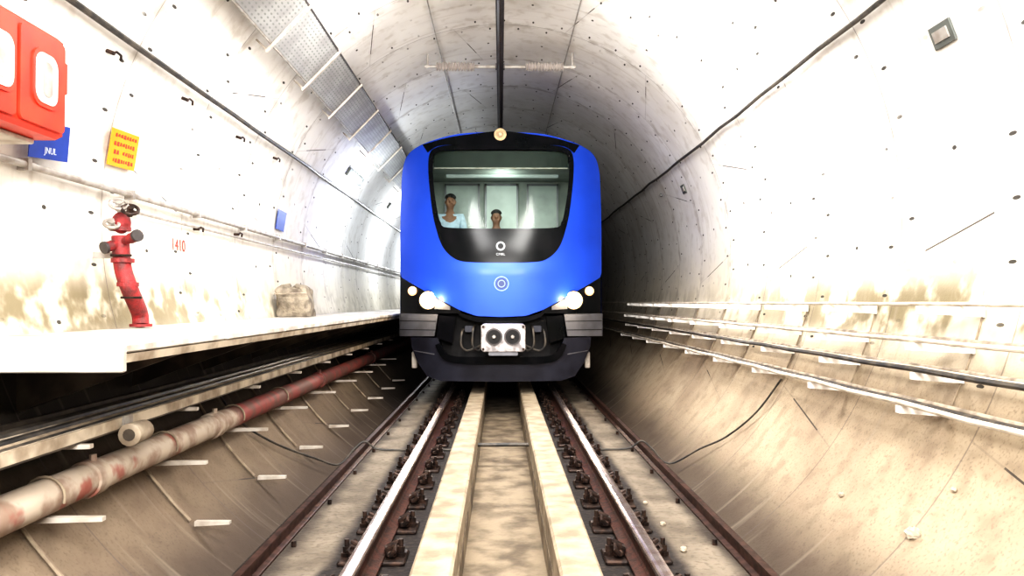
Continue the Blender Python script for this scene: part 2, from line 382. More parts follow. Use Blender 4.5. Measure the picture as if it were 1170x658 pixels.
def make_fastener():
    t = thing('rail_fastener', (0,0,-.2), '', 'rail fastener')
    b = MB(); b.bbox(-.19,.19,-.12,.12,-.2,-.175,.008); b.build('baseplate', M['iron'], t)
    for s in (-1,1):
        b = MB(); b.bbox(s*.105-.03, s*.105+.03, -.06,.06,-.175,-.135,.01); b.build('shoulder', M['iron'], t)
        b = MB(); x = s*.155
        b.tube([(x,.0,-.176),(x,.0,-.155)], .034, 6); b.tube([(x,0,-.155),(x,0,-.120)], .024, 6); b.tube([(x,0,-.120),(x,0,-.080)], .014, 8)
        b.build('bolt', M['iron'], t)
        b = MB(); pts = [(s*.10,-.09,-.15),(s*.13,-.095,-.120),(s*.13,-.04,-.108),(s*.075,-.03,-.135),(s*.07,.03,-.135),(s*.13,.04,-.108),(s*.13,.095,-.120),(s*.10,.09,-.15)]
        b.tube(pts, .014, 6); b.build('spring_clip', M['iron'], t, smooth=True)
    return t
fp = make_fastener(); first = True
for sx, nm in ((-1,'left'),(1,'right')):
    for k in range(15):
        o = fp if first else copy_tree(fp); first = False
        o.location = (sx*RX, 3.95+.60*k, -.2)
        o['label'] = 'black iron rail fastener, %s from the camera along the %s rail'%(ORD[k], nm); o['group'] = 'rail fasteners'

# ---------------------------------------------------------------- right wall brackets and cables
ZR = [1.25, 1.04, .87, .68]
for k in range(10):
    y = 3.2+1.3*k
    t = thing('cable_bracket', (wx(.95)-.1,y,.95), 'white four-armed cable bracket on the right wall, %s from the camera'%ORD[k], 'cable bracket', 'right wall cable brackets')
    b = MB(); b.tube([(wx(z,.012),y,z) for z in (1.25,1.15,1.0,.85,.68)], .006, 6); b.build('upright', M['upright'], t)
    for j, z in enumerate(ZR):
        w = wx(z-.05,.012); l = .38 if j < 2 else .29; b = MB()
        b.add([(w,y-.026,z-.06),(w,y+.026,z-.06),(w-l,y-.020,z-.038),(w-l,y+.020,z-.038),(w,y-.026,z),(w,y+.026,z),(w-l,y-.020,z+.004),(w-l,y+.020,z+.004)],
              [(0,1,3,2),(4,6,7,5),(0,4,5,1),(2,3,7,6),(0,2,6,4),(1,5,7,3)])
        b.build('arm', M['white'], t)
def long_cable(name, x, z, r, m, label, y0=-2, y1=24, sag=.004, wob=.0015, cat='cable', group=None, step=.65, ph=3.2, n=8):
    b = MB(); pts = []; y = y0
    while y <= y1:
        s = math.sin(PI*(((y-ph)/1.3)%1.0)); pts.append((x+random.uniform(-wob,wob), y, z-sag*s)); y += step
    b.tube(pts, r, n); return tag(b.build(name, m, smooth=True), label, cat, group)
g = 'cables on the right wall brackets'
long_cable('cable', wx(1.25)-.37, 1.25+.017, .011, M['palecable'], 'thin pale cable at the tips of the topmost row of right wall brackets', group=g)
long_cable('cable', wx(1.25)-.18, 1.25+.017, .011, M['palecable'], 'thin pale cable near the wall on the topmost row of brackets', group=g)
long_cable('cable', wx(1.04)-.37, 1.04+.020, .014, M['palecable'], 'pale dusty cable on the second row of right wall brackets, at the tips', group=g)
long_cable('cable', wx(1.04)-.20, 1.04+.021, .015, M['dustcable'], 'dusty grey cable on the second row of right wall brackets, near the wall', group=g)
long_cable('cable', wx(.87)-.31, .87+.022, .016, M['black'], 'black cable at the tips of the third row of right wall brackets', group=g, sag=.006)
long_cable('cable', wx(.87)-.25, .87+.020, .014, M['palecable'], 'pale dusty cable behind the black one, third bracket row', group=g)
long_cable('cable', wx(.87)-.12, .87+.018, .013, M['dustcable'], 'dusty cable nearest the wall on the third bracket row', group=g)
long_cable('cable', wx(.68)-.31, .68+.022, .016, M['palecable'], 'pale cable at the tips of the lowest row of right wall brackets', group=g, sag=.008)
long_cable('cable', wx(.68)-.25, .68+.022, .016, M['black'], 'black cable second from the tips on the lowest bracket row', group=g, sag=.006)
long_cable('cable', wx(.68)-.15, .68+.019, .014, M['dustcable'], 'dusty cable nearest the wall on the lowest row of brackets', group=g)

# ---------------------------------------------------------------- walkway left
WT = 1.277-.18; WE = -1.64
t = thing('walkway', (-2.2,3.4,WT-.1), 'pale slab emergency walkway with worn edge along the left wall', 'walkway')
y = 3.4
while y < 30:
    b = MB(); b.bbox(-wx(WT-.05,.02), WE+random.uniform(-.008,.008), y, y+1.275, WT-.040+random.uniform(-.002,.002), WT+random.uniform(-.003,.003), .006); b.build('deck_panel', M['deck'], t); y += 1.3
b = MB(); b.prism([(WE-.012,WT-.046),(WE-.06,WT-.046),(WE-.06,WT-.085),(WE-.02,WT-.085)], 3.42, 30); b.build('edge_beam', M['traydust'], t)
b = MB(); b.bbox(-wx(WT-.12,.02), WE+.015, 3.36, 3.4, WT-.12, WT-.004, .006); b.build('end_plate', M['deckend'], t)
for k in range(12):
    y = 4.2+1.3*k; b = MB(); w = -wx(WT-.4,.02)
    b.add([(w,y-.03,WT-.4),(w,y+.03,WT-.4),(WE-.07,y-.03,WT-.09),(WE-.07,y+.03,WT-.09),(w,y-.03,WT-.05),(w,y+.03,WT-.05),(WE-.07,y-.03,WT-.055),(WE-.07,y+.03,WT-.055)],
          [(0,1,3,2),(4,6,7,5),(0,4,5,1),(2,3,7,6),(0,2,6,4),(1,5,7,3)])
    b.build('support_bracket', M['underdeck'], t)

TZ = .62; PZ = .36; PR = .085; PX = -2.17
for k in range(9):
    y = 3.75+1.3*k
    t = thing('pipe_bracket', (-wx(.2)+.1,y,.2), 'pale pipe and tray bracket low on the left wall, %s from the camera'%ORD[k], 'pipe bracket', 'left wall brackets')
    b = MB(); b.tube([(-wx(z,.018),y,z) for z in (.62,.55,.35,.15,0,-.11)], .011, 6); b.build('upright', M['upright'], t)
    for z, l in ((TZ-.012,.55),(PZ-PR-.006,.40),(-.11,.22)):
        w = -wx(z-.03,.02); b = MB()
        b.add([(w,y-.022,z-.03),(w,y+.022,z-.03),(w+l,y-.018,z-.02),(w+l,y+.018,z-.02),(w,y-.022,z),(w,y+.022,z),(w+l,y-.018,z),(w+l,y+.018,z)],
              [(0,1,3,2),(4,6,7,5),(0,4,5,1),(2,3,7,6),(0,2,6,4),(1,5,7,3)])
        b.build('arm', M['paleiron'], t)
t = thing('cable_tray', (-2.2,4,TZ), 'long dusty metal cable tray under the walkway on the left', 'cable tray')
xa, xb = -wx(TZ)+.08, -wx(TZ)+.54
b = MB(); b.box(xa, xb, -2, 24, TZ-.010, TZ); b.build('tray_base', M['underdeck'], t)
for x, nm in ((xa,'a'),(xb,'b')):
    b = MB(); b.box(x-.004, x+.004, -2, 24, TZ, TZ+.055); b.box(min(x,x+(.02 if x==xa else -.02)), max(x,x+(.02 if x==xa else -.02)), -2, 24, TZ+.05, TZ+.055); b.build('side_lip', M['traydust'] if x==xb else M['underdeck'], t)
for i, (dx, r, m, lb) in enumerate(((.07,.020,'black','black cable against the back lip of the left tray'),(.13,.024,'black','thick black cable second from the back in the left tray'),(.19,.018,'dustcable','dusty grey cable in the middle of the left tray'),(.245,.022,'black','black cable just in front of the middle of the left tray'),(.305,.018,'upright','brown grimy cable fifth from the back of the left tray'),(.36,.020,'black','black cable sixth from the back of the left tray'),(.415,.016,'dustcable','dusty grey cable near the front lip of the left tray'))):
    long_cable('cable', xa+dx, TZ+r+.004, r, M[m], lb, group='cables in the left tray', sag=0, wob=.006)
t = thing('fire_main', (PX,4,PZ-PR), 'long dull red and dusty beige fire main pipe low along the left wall', 'pipe')
b = MB(); b.tube([(PX,-2,PZ),(PX,8,PZ),(PX,26,PZ)], PR, 20); b.build('pipe', M['redpipe'], t, smooth=True)
for y in (4.15, 5.9, 9.3, 13.0):
    b = MB(); b.tube([(PX,y-.06,PZ),(PX,y-.055,PZ),(PX,y+.055,PZ),(PX,y+.06,PZ)], [PR+.002,PR+.012,PR+.012,PR+.002], 20); b.tube([(PX+.02,y,PZ+PR+.0),(PX+.02,y,PZ+PR+.04)], .018, 6); b.build('coupling', M['redpipe'], t, smooth=True)
for k in range(4):
    y = 3.75+1.3*k; b = MB()
    b.tube([(PX+(PR+.010)*math.cos(a), y, PZ+(PR+.010)*math.sin(a)) for a in [PI*(-.1+1.2*i/12) for i in range(13)]], .007, 6); b.build('u_clamp', M['upright'], t, smooth=True)
pc = Vector((xb+.06, 4.2, TZ-.03))
t = thing('pipe_clamp', pc-Vector((0,0,.06)), 'beige round pipe clamp hanging beside the tray above the faded pipe', 'clamp')
b = MB(); b.tube([pc+Vector((0,-.09,0)),pc+Vector((0,-.085,0)),pc+Vector((0,.08,0)),pc+Vector((0,.09,0))], [.052,.06,.055,.05], 14); b.build('sleeve', M['traydust'], t, smooth=True)
b = MB(); b.tube([pc+Vector((0,-.092,0)),pc+Vector((0,-.08,0))], .032, 12); b.build('bore', M['underdeck'], t)
b = MB(); b.box(pc.x-.055,pc.x-.045,pc.y-.05,pc.y+.05,pc.z-.02,pc.z+.09); b.build('strap', M['grey'], t)

def smooth_path(pts, n=6):
    P = [Vector(p) for p in pts]; out = []
    for i in range(len(P)-1):
        a, b_, c, d = P[max(i-1,0)], P[i], P[i+1], P[min(i+2,len(P)-1)]
        for k in range(n):
            t = k/n; out.append(.5*((2*b_)+(c-a)*t+(2*a-5*b_+4*c-d)*t*t+(3*b_-a-3*c+d)*t**3))
    out.append(P[-1]); return out
YC = 7.85
pts = [(-2.36,6.6,.50),(-2.26,6.8,.25),(-2.05,7.15,.0),(-1.78,7.5,-.2),(-1.6,7.7,-.30),(-1.46,YC-.08,-.16),(-1.365,YC-.05,-.096),(-1.26,YC-.02,-.17),(-1.1,YC,-.188),(-.8,YC,-.188),(-.48,YC,-.188)]
b = MB(); b.tube(smooth_path(pts), .010, 8); tag(b.build('cable', M['black'], smooth=True), 'thin black cable looping down the left wall to the left kerb', 'cable')
pts = [(2.44,6.9,.60),(2.28,7.1,.28),(2.08,7.35,.02),(1.88,7.55,-.13),(1.62,7.7,-.30),(1.46,YC-.08,-.16),(1.365,YC-.05,-.096),(1.26,YC-.02,-.17),(1.1,YC,-.188),(.8,YC,-.188),(.48,YC,-.188)]
b = MB(); b.tube(smooth_path(pts), .009, 8); tag(b.build('cable', M['black'], smooth=True), 'thin black cable hanging in a loop from the right wall to the right kerb', 'cable')
b = MB(); b.tube([(-.254,YC,-.14),(.254,YC,-.14)], .02, 10); tag(b.build('conduit', M['black'], smooth=True), 'short dark conduit crossing the central trough between the kerbs', 'conduit')

# ---------------------------------------------------------------- upper cables, conduits
def ray_line(px, py, off):
    p = wallpt(px, py, off); return p.x, p.z
def run(name, px, py, off, r, m, label, y0=-3, y1=40, cat='cable', wob=.01):
    x, z = ray_line(px, py, off); b = MB(); pts = []; y = y0
    while y <= y1: pts.append((x+random.uniform(-wob,wob)*.5, y, z+random.uniform(-wob,wob))); y += .7
    b.tube(pts, r, 8); return tag(b.build(name, m, smooth=True), label, cat)
run('cable', 80, 0, .05, .021, M['black'], 'thick black cable running high along the left wall', wob=.004)
run('cable', 1008, 0, .05, .018, M['black'], 'black cable running high along the right wall', wob=.014)
run('cable', 664, 0, .03, .008, M['grey'], 'thin grey cable along the crown to the right of the overhead conductor', wob=.003)
run('cable', 488, 0, .03, .008, M['grey'], 'thin grey cable along the crown to the left of the overhead conductor', wob=.003)
cz = 2.075; cx = -wx(cz,.06)
t = thing('conduit', (cx,4,cz), 'grey conduit pipe clipped along the left wall below the signs', 'conduit')
b = MB(); b.tube([(cx,-2,cz),(cx,10,cz),(cx,30,cz)], .022, 10); b.build('pipe', M['grey'], t, smooth=True)
for k in range(12):
    y = 4.6+1.3*k; b = MB(); b.box(cx-.04, cx+.027, y-.018, y+.018, cz-.035, cz+.035); b.build('clip', M['grey'], t)
long_cable('conduit', -wx(1.96,.04), 1.96, .012, M['grey'], 'thin lower grey conduit on the left wall starting past the hydrant', y0=5.9, y1=26, sag=.0, wob=.001, cat='conduit')

pa = wallpt(268,0,.14); pb = wallpt(347,0,.14)
t = thing('perforated_tray', ((pa.x+pb.x)/2, 5, min(pa.z,pb.z)), 'grey perforated cable tray hung high along the upper left of the tunnel', 'cable tray')
d = Vector((pb.x-pa.x,0,pb.z-pa.z)); e = d.normalized(); nn = Vector((d.z,0,-d.x)).normalized()
for k in range(26):
    y = -2+1.3*k
    b = MB(); n = nn*.012
    A = Vector((pa.x,y+.03,pa.z)); B = Vector((pb.x,y+.03,pb.z)); A2 = A+Vector((0,1.24,0)); B2 = B+Vector((0,1.24,0))
    b.add([A,B,B2,A2,A+n,B+n,B2+n,A2+n],[(0,1,2,3),(7,6,5,4),(0,4,5,1),(1,5,6,2),(2,6,7,3),(3,7,4,0)])
    b.build('tray_panel', M['perf'], t)
    b = MB(); P = Vector((pa.x,y,pa.z))-e*.10+nn*.014; Q = Vector((pb.x,y,pb.z))+e*.03+nn*.014; h2 = nn*.018; yy = Vector((0,.018,0))
    b.add([P-yy,Q-yy,Q+yy,P+yy,P-yy+h2,Q-yy+h2,Q+yy+h2,P+yy+h2],[(0,1,2,3),(7,6,5,4),(0,4,5,1),(1,5,6,2),(2,6,7,3),(3,7,4,0)])
    b.tube([P+e*.02, P+e*.02-nn*.13], .010, 6); b.tube([Q-e*.01, Q-e*.01-nn*.13], .010, 6)
    b.build('hanger', M['paleiron'], t)
for P_ in (pa, pb):
    b = MB(); q = P_ + (e*.012 if P_ is pb else -e*.012); b.tube([(q.x,-2,q.z),(q.x,32,q.z)], .014, 6); b.build('side_rail', M['alu'] if P_ is pb else M['grey'], t)

CZ = 1.277+3.03
t = thing('overhead_conductor', (-.03,5,CZ-.05), 'dark overhead rigid conductor rail running along the tunnel crown', 'conductor rail')
cxo = -.035
b = MB(); b.prism([(cxo-.045,CZ+.055),(cxo+.045,CZ+.055),(cxo+.045,CZ+.045),(cxo+.012,CZ+.04),(cxo+.012,CZ-.01),(cxo+.028,CZ-.04),(cxo+.012,CZ-.05),(cxo-.012,CZ-.05),(cxo-.028,CZ-.04),(cxo-.012,CZ-.01),(cxo-.012,CZ+.04),(cxo-.045,CZ+.045)], -2, 36); b.build('conductor_profile', M['alu'], t)
b = MB(); b.tube([(cxo,-2,CZ-.055),(cxo,36,CZ-.055)], .009, 8); b.build('contact_wire', M['iron'], t)
for y in (2.6, 10.4, 18.2):
    nm = {2.6:'just above the camera',10.4:'above the front of the train',18.2:'beyond the train front'}[y]
    t = thing('conductor_support', (cxo,y,CZ+.08), 'cross arm with ribbed insulators holding the overhead conductor, '+nm, 'conductor support', 'overhead conductor supports')
    zz = CZ+.09
    b = MB(); b.tube([(cxo-1.0,y,zz),(cxo+1.0,y,zz)], .022, 8); b.build('cross_bar', M['grey'], t, smooth=True)
    for s in (-1,1):
        b = MB(); pts = []; rr = []
        for i in range(25): pts.append((cxo+s*(.34+.50*i/24), y, zz)); rr.append(.036 if i%2 else .066)
        b.tube(pts, rr, 14); b.build('insulator', M['insul'], t, smooth=False)
        x = cxo+s*.96; zt = ZC+math.sqrt(R*R-x*x); b = MB(); b.tube([(x,y,zz-.03),(x,y,zt-.01)], .014, 8); b.build('drop_rod', M['grey'], t, smooth=True)
    b = MB(); b.box(cxo-.06,cxo+.06,y-.05,y+.05,zz-.03,zz+.03); b.build('clamp', M['alu'], t)
    zt = ZC+R; b = MB(); b.tube([(cxo,y,zz+.02),(cxo,y,zt-.02)], .014, 8); b.build('hanger_rod', M['grey'], t)

# ---------------------------------------------------------------- wall items left
t = thing('fire_cabinet', (-2.55,3.72,2.13), 'glossy red fire hose cabinet with two rounded windows high on the left wall', 'cabinet')
b = MB(); b.bbox(-2.72,-2.37,3.2,4.25,2.14,2.68,.02); b.build('body', M['red'], t)
def rrect(y0,y1,z0,z1,r,n=5):
    pts = []
    for cy,cz_,a0 in ((y1-r,z1-r,0),(y0+r,z1-r,90),(y0+r,z0+r,180),(y1-r,z0+r,270)):
        for i in range(n+1): a = math.radians(a0+90*i/n); pts.append((cy+r*math.cos(a), cz_+r*math.sin(a)))
    return pts
def plateX(b, pts, x0, x1):
    n = len(pts); b.add([(x0,y,z) for y,z in pts]+[(x1,y,z) for y,z in pts], [(i,(i+1)%n,n+(i+1)%n,n+i) for i in range(n)]+[tuple(range(n)), tuple(range(2*n-1,n-1,-1))])
for (y0,y1) in ((3.22,3.80),(3.83,4.22)):
    b = MB(); plateX(b, rrect(y0,y1,2.17,2.64,.03), -2.372,-2.352); dd = b.build('door', M['red'], t)
    ya, yb = (3.45,3.76) if y0 < 3.5 else (3.94,4.13)
    b = MB(); plateX(b, rrect(ya-.02,yb+.02,2.265,2.56,.07), -2.353,-2.343); b.build('window_frame', M['red'], dd)
    b = MB(); plateX(b, rrect(ya,yb,2.285,2.54,.06), -2.344,-2.339); b.build('window_pane', M['pane'], dd)
    b = MB(); plateX(b, rrect(ya+.05,yb-.05,2.32,2.50,.04), -2.340,-2.336); b.build('inner_pane', M['grey'], dd)
b = MB(); b.bbox(-2.52,-2.39,4.25,4.32,2.40,2.58,.01); b.build('alarm_box', M['red'], t)
b = MB(); b.bbox(-2.76,-2.5,3.2,4.2,2.112,2.138,.005); b.build('base_shelf', M['paleiron'], t)

def sign(name, corners, off, m, label, cat, rows=None, txt=None, txtmat=None):
    P = [wallpt(px,py,off) for px,py in corners]
    c = sum(P, Vector())/4; rt = ((P[1]-P[0])+(P[2]-P[3]))/2; up = ((P[0]-P[3])+(P[1]-P[2]))/2
    w = rt.length; rt.normalize(); up = up-rt*up.dot(rt); h = up.length; up.normalize(); n = rt.cross(up)
    if n.x*c.x > 0: n = -n
    t = thing(name, c, label, cat)
    b = MB(); q = [c-rt*w/2+up*h/2, c+rt*w/2+up*h/2, c+rt*w/2-up*h/2, c-rt*w/2-up*h/2]
    b.add(q+[x+n*.006 for x in q], [(3,2,1,0),(4,5,6,7),(0,1,5,4),(1,2,6,5),(2,3,7,6),(3,0,4,7)]); b.build('plate', m, t)
    if rows:
        rnd = random.Random(3)
        for i in range(rows):
            b = MB()
            yy = h*(.34-.68*i/(rows-1)); x = -w*.38+rnd.uniform(0,.05)*w; hh = h*.06
            while x < w*.34:
                ww = rnd.uniform(.03,.06)*w*1.4; a = c+rt*x+up*yy+n*.0065
                if rnd.random() < .88:
                    k = rnd.uniform(.5,1)
                    s_ = [a-up*hh*k, a+rt*ww-up*hh*k, a+rt*ww*.8+up*hh, a+rt*ww*.1+up*hh*k]
                    b.add(s_+[v+n*.002 for v in s_], [(3,2,1,0),(4,5,6,7),(0,1,5,4),(1,2,6,5),(2,3,7,6),(3,0,4,7)])
                x += ww+.03*w
            b.build('lettering_line', txtmat, t)
    if txt:
        for (s_, fx, fy, sz) in txt: text_mesh('lettering', s_, c+n*.008+rt*w*fx+up*h*fy, rt, up, sz, txtmat, t)
    return t
sign('warning_sign', [(130,147),(160,156),(154,197),(123,187)], .03, M['yellow'], 'orange yellow sign with red lettering on the left wall', 'sign', rows=4, txtmat=M['signred'])
sign('blue_sign', [(36,138),(82,145),(78,188),(36,178)], .09, M['blue'], 'blue sign with white letters half hidden under the red cabinet', 'sign', txt=[('JNUL',.02,-.27,.055)], txtmat=M['signwhite'])
sign('small_blue_sign', [(318,239),(327,243),(325,266),(316,261)], .02, M['blue'], 'small dark blue plate on the left wall past the hydrant', 'sign')
p = wallpt(206,281,.006); q = wallpt(206,271,.006)
text_mesh('ring_number', '1410', p, (0,1,0), q-p, .15, M['signred'], None); tag(bpy.data.objects['ring_number'], 'red painted ring number reading 1410 on the left wall', 'painted number')

# hydrant
hb = Vector((-2.45,5.5,WT+.006))
t = thing('hydrant', hb, 'red landing valve hydrant standing on the walkway against the left wall', 'hydrant')
def H(px, py, Y=5.4): return at(px, py, Y)
b = MB(); base = H(164,372,5.6); base.z = WT+.006
b.tube([base, base+Vector((0,0,.02))], .075, 16); b.build('base_flange', M['hyd'], t, smooth=True)
b = MB(); b.tube(smooth_path([base+Vector((0,0,.01)), base+Vector((-.01,0,.1)), H(151,330), H(143,305), H(140,270)],5), .056, 14); b.build('riser', M['hyd'], t, smooth=True)
for (px,py,r) in ((149,325,.070),(143,298,.074),(140,262,.068)):
    c = H(px,py); b = MB(); b.tube([c-Vector((0,0,.014)), c+Vector((0,0,.014))], r, 16); b.build('flange', M['hyd'], t)
for s,(px,py) in ((-1,(124,283)),(1,(158,270))):
    a = H(141,278); c = H(px,py,5.3); b = MB(); b.tube([a, a.lerp(c,.6), a.lerp(c,.62), c], [.028,.028,.036,.036], 12); b.build('outlet', M['hyd'], t, smooth=True)
    b = MB(); e2 = c+(c-a).normalized()*.02; b.tube([c,e2], .042, 12); b.build('outlet_cap', M['alu'], t, smooth=True)
c = H(141,255); b = MB(); b.sphere(c,(.062,.062,.075),14,10); b.build('valve_body', M['hyd'], t, smooth=True)
b = MB(); c2 = H(140,236); b.tube([c,c2], .022, 10); b.build('valve_stem', M['grey'], t)
for (px,py,rad,m) in ((138,234,.055,'grey'),(151,240,.05,'iron'),(130,256,.045,'grey')):
    c3 = H(px,py,5.32); b = MB()
    tilt = Vector((.35,-.6,.75)).normalized(); u = tilt.cross(Vector((0,1,0))).normalized(); w = tilt.cross(u)
    ring = [c3+(u*math.cos(2*PI*i/18)+w*math.sin(2*PI*i/18))*rad for i in range(19)]
    b.tube(ring, .012, 6, cap=False)
    for k in range(4): b.tube([c3, c3+(u*math.cos(PI*k/2)+w*math.sin(PI*k/2))*rad], .008, 6)
    b.tube([c3-tilt*.05,c3+tilt*.02], .02, 8); b.build('handwheel', M[m], t, smooth=True)
for (px,py) in ((141,292),(153,340)):
    c = H(px,py,5.33); b = MB(); b.tube([c-Vector((.07,0,0)), c+Vector((.07,0,0))], .008, 8); b.build('bolt', M['iron'], t)
b = MB(); c = H(143,292,5.42); b.box(-wx(c.z)+.03, c.x, c.y-.02, c.y+.02, c.z-.02, c.z+.02); b.build('wall_stay', M['grey'], t)

# sack on walkway
sp = Vector((-2.50, 9.6, WT+.006))
b = MB(); n, m_ = 32, 16; rnd = random.Random(5)
for i in range(m_+1):
    v = i/m_
    for k in range(n):
        a = 2*PI*(k+.5)/n; ca, sa = math.cos(a), math.sin(a); ex = .30
        rx = .20*(abs(ca)**ex)*(1 if ca>0 else -1); ry = .17*(abs(sa)**ex)*(1 if sa>0 else -1)
        s = .93+.07*math.sin(PI*min(v/.8,1))
        if v > .75: s *= math.sqrt(max(.02, 1-((v-.75)/.25)**2*.97))
        lump = .012*math.sin(3*a+7*v)+.008*math.sin(5*a-11*v)
        b.v.append(sp+Vector(((rx+lump)*s-.045*v, (ry+lump)*s, .40*(v if v < .75 else .75+(v-.75)*.75)+(.025*math.sin(2*a+1)*v if v > 0 else 0))))
for i in range(m_):
    for k in range(n): j=(k+1)%n; b.f.append((i*n+k,i*n+j,(i+1)*n+j,(i+1)*n+k))
b.f.append(tuple(range(n))); b.f.append(tuple(m_*n+k for k in range(n)))
tt = thing('dusty_sack', sp, 'lumpy slumped dusty beige sack standing on the walkway by the left wall', 'sack')
b.build('sack_body', M['sack'], tt, smooth=True)
b = MB(); b.tube([sp+Vector((-.22,-.185,.27)), sp+Vector((-.03,-.195,.275)), sp+Vector((.16,-.185,.28))], .008, 6); b.build('tie_cord', M['dustcable'], tt)

for i,(px,py,lb) in enumerate(((208,112,'uppermost dark wall hook right of the high black cable'),(270,156,'dark wall hook second from the top along the left cable'),(312,180,'dark wall hook third from the top along the left cable'),(222,262,'dark wall hook between the ring number and the conduit'),(268,268,'dark wall hook just under the conduit near the blue plate'),(122,58,'dark wall hook above the yellow sign'))):
    p = wallpt(px,py,.0); n = Vector((-p.x,0,ZC-p.z)).normalized()
    t = thing('wall_hook', p, lb, 'hook', 'dark hooks on the left wall')
    b = MB(); b.tube([p+n*.005,p+n*.06], .014, 8); b.build('stud', M['iron'], t)
    b = MB(); b.tube([p+n*.05,p+n*.06+Vector((0,.03,.02)),p+n*.06+Vector((0,.09,.015)),p+n*.05+Vector((0,.11,-.015))], .009, 6); b.build('hook_arm', M['iron'], t, smooth=True)
def slab(b, c, e_, u_, n, w, h, d0, d1):
    q = [c-e_*w/2-u_*h/2, c+e_*w/2-u_*h/2, c+e_*w/2+u_*h/2, c-e_*w/2+u_*h/2]
    b.add([x+n*d0 for x in q]+[x+n*d1 for x in q], [(3,2,1,0),(4,5,6,7),(0,1,5,4),(1,2,6,5),(2,3,7,6),(3,0,4,7)])
def wall_lamp(p, w, h, lb, grp, dm, dp=.05):
    n = Vector((-p.x,0,ZC-p.z)).normalized(); e_ = Vector((0,1,0)); u_ = n.cross(e_)
    t = thing('wall_lamp', p, lb, 'wall lamp', grp)
    b = MB(); slab(b,p,e_,u_,n,w*1.3,h,.006,dp); b.build('housing', M['lampbody'], t, bevel=.004)
    b = MB(); slab(b,p,e_,u_,n,w*.85,h*.5,dp,dp+.01); b.build('diffuser', dm, t)
for (px,py,w,h,lb) in ((1086,34,.17,.14,'small dark lamp box high on the right wall near the camera'),(783,215,.16,.13,'small dark lamp box on the right wall near the train'),(757,222,.07,.05,'tiny fixing box left of the lamp near the train')):
    wall_lamp(wallpt(px,py,0), w, h, lb, 'lamp boxes on the right wall', M['grey'], .02)
for k,y in enumerate((13.0,17.5,22.0)):
    p = wallpt(440,232,.0); p = Vector((p.x,y,p.z)); wall_lamp(p, .9, .14, 'lit tube lamp on the left wall beside the train, %s from the camera'%ORD[k], 'lit lamps on the left wall', M['litlamp'])
def rock(c, r, label, nm='mortar_lump', group='mortar lumps on the right wall'):
    b = MB(); rnd = random.Random(int(c[1]*1000)); b.sphere(c, (r,r*1.1,r*.8), 9, 6)
    for i,v in enumerate(b.v): b.v[i] = v+Vector((rnd.uniform(-1,1),rnd.uniform(-1,1),rnd.uniform(-1,1)))*r*.18
    return tag(b.build(nm, M['stone'], smooth=False), label, 'stone', group)
for (px,py,r,lb) in ((1045,610,.042,'largest pale mortar lump low on the right wall'),(962,565,.020,'mortar lump on the right wall beside the ring joint'),(1092,560,.018,'mortar lump on the right wall above the largest lump')):
    p = wallpt(px,py,.012); rock(p, r, lb)
for (px,py,r,lb) in ((781,628,.022,'white stone beside the right rail, nearest the camera'),(757,598,.018,'second white stone beside the right rail'),(737,574,.016,'third white stone beside the right rail')):
    Y = (1.277+.19)*F/(py-VY); p = at(px,py,Y); p.z = -.2+r*.7; rock(p, r, lb, 'loose_stone', 'loose stones by the rail')

# ---------------------------------------------------------------- train
TY = 11.0
def fdep(x, z):
    a = min(abs(x)/1.44, 1.1)
    return .52*a**3.2 + (.16*max(0, z-1.7)**1.25) + .10*max(0, 1.0-z)
def T(dx, py, off=0.0):
    px = 572.5+dx; Y = TY+.2
    for _ in range(8):
        p = at(px, py, Y); Y = TY+fdep(p.x, p.z)-off
    return at(px, py, Y)
def cr(pts, n=8): 
    return [(p.x,p.z) for p in smooth_path([(a,0,c) for a,c in pts], n)]
def resamp(pts, n):
    d = [0]
    for i in range(1,len(pts)): d.append(d[-1]+math.hypot(pts[i][0]-pts[i-1][0], pts[i][1]-pts[i-1][1]))
    out = []; j = 0
    for i in range(n):
        t = d[-1]*i/(n-1)
        while j < len(d)-2 and d[j+1] < t: j += 1
        s = (t-d[j])/max(1e-9, d[j+1]-d[j]); out.append((pts[j][0]+(pts[j+1][0]-pts[j][0])*s, pts[j][1]+(pts[j+1][1]-pts[j][1])*s))
    return out
def patch(b, A, B, nu=40, nv=8, off=0.0, thick=0.0):
    A = resamp(A, nu); B = resamp(B, nu); o = len(b.v)
    for j in range(nv+1):
        t = j/nv
        for i in range(nu): b.v.append(T(A[i][0]*(1-t)+B[i][0]*t, A[i][1]*(1-t)+B[i][1]*t, off))
    for j in range(nv):
        for i in range(nu-1): k = o+j*nu+i; b.f.append((k,k+1,k+nu+1,k+nu))
    if thick:
        bd = [o+i for i in range(nu)]+[o+j*nu+nu-1 for j in range(1,nv+1)]+[o+nv*nu+i for i in range(nu-2,-1,-1)]+[o+j*nu for j in range(nv-1,0,-1)]
        o2 = len(b.v); b.v += [b.v[i]+Vector((0,thick,0)) for i in bd]; n = len(bd)
        for i in range(n): j = (i+1)%n; b.f.append((bd[i],bd[j],o2+j,o2+i))
def angres(pts, n, c):
    out = []
    for i in range(n+1):
        a = PI/2+2*PI*(i%n)/n; dx, dy = math.cos(a), math.sin(a); best = 0
        for k in range(len(pts)):
            x1,y1 = pts[k][0]-c[0], pts[k][1]-c[1]; x2,y2 = pts[(k+1)%len(pts)][0]-c[0], pts[(k+1)%len(pts)][1]-c[1]
            ex,ey = x2-x1,y2-y1; den = dx*ey-dy*ex
            if abs(den) < 1e-9: continue
            t = (x1*ey-y1*ex)/den; s = (x1*dy-y1*dx)/den
            if t > 0 and -1e-6 <= s <= 1+1e-6: best = max(best, t)
        out.append((c[0]+dx*best, c[1]+dy*best))
    return out
